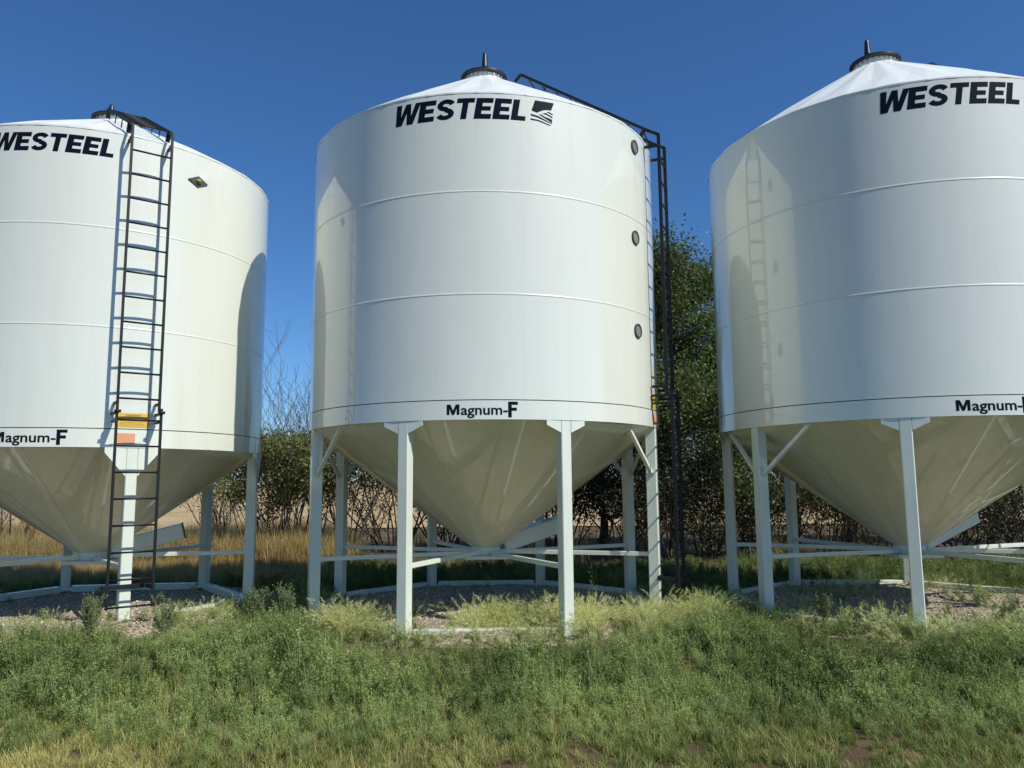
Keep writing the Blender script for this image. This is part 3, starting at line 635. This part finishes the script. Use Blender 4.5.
# ------------------------------------------------------------ trees and shrubs
bark = mat('dark_bark', (0.10, 0.075, 0.055), 0.9, spec=0.2)
n = noise(bark, 9, 5, 0.7, (1, 1, 0.2)); bark.node_tree.links.new(ramp(bark, n.outputs[0], [(0.3, (0.05, 0.04, 0.03)), (0.7, (0.17, 0.14, 0.11))]), bsdf(bark).inputs['Base Color']); bump(bark, n.outputs[0], 0.02)
T_leaf = leafmat('tree_leaf', (0.030, 0.055, 0.016), (0.19, 0.235, 0.07), 0.35, 0.45, inst=False)
T_olive = leafmat('shrub_leaf', (0.07, 0.10, 0.028), (0.30, 0.31, 0.10), 0.35, 0.5, inst=False)
def limb(mb, p, d, L, r, depth, tips, wig=0.22, up=0.12, seg=5, kids=(3, 5)):
    pts = [p.copy()]; rad = [r]; q = p.copy(); d = d.normalized()
    for i in range(seg):
        d = (d+Vector((random.gauss(0, wig), random.gauss(0, wig), random.gauss(0, wig*0.7)+up*0.5))).normalized()
        q = q+d*(L/seg); pts.append(q.copy()); rad.append(max(0.004, r*(1-0.72*(i+1)/seg)))
    mb.tube(pts, rad, 7 if r > 0.05 else 4, cap=False)
    if depth == 0: tips.append((pts[-1], L)); tips.append((pts[-3], L)); return
    for k in range(random.randint(*kids)):
        j = random.randint(1, seg); a = random.uniform(0, 2*PI); side = Vector((math.cos(a), math.sin(a), random.uniform(-0.1, 0.7))).normalized()
        limb(mb, pts[j], (d*0.55+side).normalized(), L*random.uniform(0.5, 0.75), rad[j]*0.62, depth-1, tips, wig, up, seg, kids)
    tips.append((pts[-1], L))
def crown(name, tips, n_leaf, spread, leaf, m, parent, zmin=0.5, shells=None):
    T = np.array([t[0][:] for t in tips]); k = rng.integers(0, len(T), n_leaf)
    dens = rng.uniform(0.25, 1, len(T)); k = rng.choice(len(T), n_leaf, p=dens/dens.sum())
    sp = spread*rng.uniform(0.5, 1.3, len(T))[k][:, None]
    c = T[k]+rng.normal(0, 1, (n_leaf, 3))*sp*np.array([1, 1, 0.75]); c = c[c[:, 2] > zmin]; n = len(c); k = k[:n]
    d = unit(rng.normal(0, 1, (n, 3))+np.array([0, 0, -0.3])); u = unit(np.cross(d, rng.normal(0, 1, (n, 3)))); ln = leaf*rng.uniform(0.6, 1.3, n)
    V, F = quads(c, d, u, ln, ln*0.55); ct = rng.uniform(0.15, 0.85, len(T))
    tint = np.clip(ct[k]+rng.normal(0, 0.2, n), 0, 1).repeat(4)
    me = soup(name, V, F, m, tint); return link(me, name, parent)
def tree(name, label, group, x, y, H, rt, clear, depth, n_leaf, spread, leaf, m, lean=(0, 0), nl=7, wide=0.45, seed=0):
    random.seed(seed+100); root = empty(name, (x, y, -0.05)); tag(root, label, 'tree', group); mb = MB(); tips = []
    pts = [Vector((0, 0, 0))]; n = 8
    for i in range(1, n+1): pts.append(Vector((lean[0]*i/n*H*0.5+random.gauss(0, 0.05), lean[1]*i/n*H*0.5+random.gauss(0, 0.05), H*0.85*i/n)))
    mb.tube(pts, [rt*(1.25 if i == 0 else 1)*(1-0.88*i/n) for i in range(n+1)], 10, cap=False)
    for k in range(nl):
        u = clear+(0.98-clear)*k/max(1, nl-1); i = min(n-1, int(u*n)); p = pts[i].lerp(pts[i+1], u*n-i); a = k*2.4+random.uniform(-0.4, 0.4)
        L = H*wide*(1-0.62*u)*random.uniform(0.8, 1.15)
        limb(mb, p, Vector((math.cos(a), math.sin(a), 0.25+0.7*u)), L, rt*(1-0.85*u)*0.55+0.012, depth, tips)
    tips.append((pts[-1], 1)); mb.build('trunk', bark, root); crown('crown', tips, n_leaf, spread, leaf, m, root, zmin=H*clear*0.45); return root
def shrub(label, group, x, y, H, stems, n_leaf, leaf, m, seed, spread=0.16, fan=0.5, kids=(2, 4), zmin=0.5):
    random.seed(seed+500); root = empty('shrub', (x, y, -0.05)); tag(root, label, 'shrub', group); mb = MB(); tips = []
    for s in range(stems):
        a = random.uniform(0, 2*PI); f = random.uniform(0.1, fan)
        limb(mb, Vector((math.cos(a)*0.25*random.random()*2, math.sin(a)*0.25, 0)), Vector((math.cos(a)*f, math.sin(a)*f, 1)), H*random.uniform(0.6, 1.0), random.uniform(0.018, 0.035), 3 if x < -3.4 else 2, tips, wig=0.20 if x < -3.4 else 0.16, up=0.45 if x < -3.4 else 0.12, kids=kids)
    mb.build('stems', bark, root)
    if n_leaf: crown('leaves', [t for t in tips if t[0].z < H*0.85] or tips, n_leaf, spread, leaf, m, root, zmin=zmin)
    return root
def at(px, d): return (px-512)/782.67*d
G1 = 'leafy trees behind the bins'
T = [ # px, distance, height, trunk, clear, leaves, spread, leafsize, wide, label
 (672, 18.5, 6.9, 0.17, 0.10, 110000, 0.34, 0.078, 0.50, 'tallest leafy green tree rising behind the right edge of the middle bin'),
 (742, 20.5, 5.9, 0.15, 0.12, 70000, 0.32, 0.078, 0.46, 'leafy green tree just left of the right bin, behind its wall edge'),
 (600, 21, 4.6, 0.13, 0.20, 16000, 0.26, 0.08, 0.46, 'low dark green tree seen between the two right legs of the middle bin'),
 (790, 21.5, 4.8, 0.15, 0.26, 17000, 0.30, 0.085, 0.48, 'dark leafy tree behind the left legs of the right bin'),
 (842, 20.5, 5.0, 0.20, 0.30, 15000, 0.30, 0.085, 0.48, 'tree with thick dark trunk behind the left slope of the right hopper'),
 (905, 22.5, 5.0, 0.15, 0.26, 15000, 0.30, 0.085, 0.48, 'tree directly behind the front leg of the right bin'),
 (985, 21, 5.2, 0.18, 0.28, 17000, 0.30, 0.085, 0.48, 'dark tree right of the chute of the right bin'),
 (1060, 21, 5.6, 0.16, 0.20, 18000, 0.30, 0.085, 0.48, 'dark tree cut by the right edge of the photo'),
]
for i, (px, d, H_, rt, clr, nl_, sp, lf, wd, lab) in enumerate(T):
    tree('leafy_tree', lab, G1, at(px, d), d, H_, rt, clr, 2, nl_, sp, lf, T_leaf, (random.uniform(-0.06, 0.06), 0), 9, wd, seed=i)
T_shaded = leafmat('shaded_shrub_leaf', (0.014, 0.021, 0.008), (0.075, 0.078, 0.030), 0.2, 0.55, inst=False)  # leaf colour darkened to paint in the shade inside the brush
G2 = 'shrubs with bare twigs behind the bins'
S = [ # px, distance, height, stems, leaves, leaf, label
 (272, 18.5, 3.3, 12, 11000, 0.075, 'half bare twiggy shrub in the gap beside the left bin wall'),
 (303, 19.5, 3.5, 12, 11000, 0.075, 'half bare twiggy shrub in the gap beside the left wall of the middle bin'),
 (226, 21.5, 2.5, 9, 1800, 0.07, 'low twiggy shrub behind the right legs of the left bin'),
 (350, 19.5, 3.2, 12, 5200, 0.075, 'leafy shrub seen just right of the leftmost leg of the middle bin'),
 (392, 20.5, 3.1, 12, 4200, 0.075, 'shrub behind the left slope of the middle hopper'),
 (445, 21, 2.7, 12, 4200, 0.075, 'dark shrub behind the hopper point of the middle bin, left of it'),
 (500, 21, 2.6, 12, 4200, 0.075, 'dark shrub directly behind the slide gate of the middle bin'),
 (555, 20, 2.9, 12, 4600, 0.075, 'shrub behind the chute of the middle bin'),
 (625, 19, 2.4, 12, 3800, 0.075, 'twiggy shrub behind the black ladder leg of the middle bin'),
 (665, 17.5, 2.2, 12, 3400, 0.07, 'low shrub at the foot of the tallest tree'),
 (710, 18.5, 2.1, 11, 3200, 0.07, 'low shrub in the gap between middle and right bins'),
 (760, 18.5, 2.0, 11, 3200, 0.07, 'low shrub behind the left legs of the right bin'),
 (818, 18.5, 2.0, 11, 3200, 0.07, 'low shrub left of the thick dark trunk'),
 (880, 18.5, 2.0, 11, 3200, 0.07, 'low shrub behind the hopper point of the right bin'),
 (950, 18.5, 2.0, 11, 3200, 0.07, 'low shrub behind the chute of the right bin'),
 (1015, 18.5, 2.2, 11, 3200, 0.07, 'low shrub at the right edge of the photo'),
 (8, 19.5, 2.4, 10, 1200, 0.06, 'bare dark twiggy shrub at the left edge of the photo'),
 (-40, 20, 2.8, 10, 2000, 0.07, 'bushy shrub just beyond the left edge of the photo'),
]
for i, (px, d, H_, st, nl_, lf, lab) in enumerate(S):
    shrub(lab, G2, at(px, d), d, H_, st+(3 if px > 420 else 0), int(nl_*(1.9 if px > 420 else 1)), lf, T_olive if px < 320 else T_shaded, i, spread=0.26 if px > 420 else 0.16, zmin=0.05 if px > 420 else 0.6, fan=0.8 if px > 420 else 0.5)
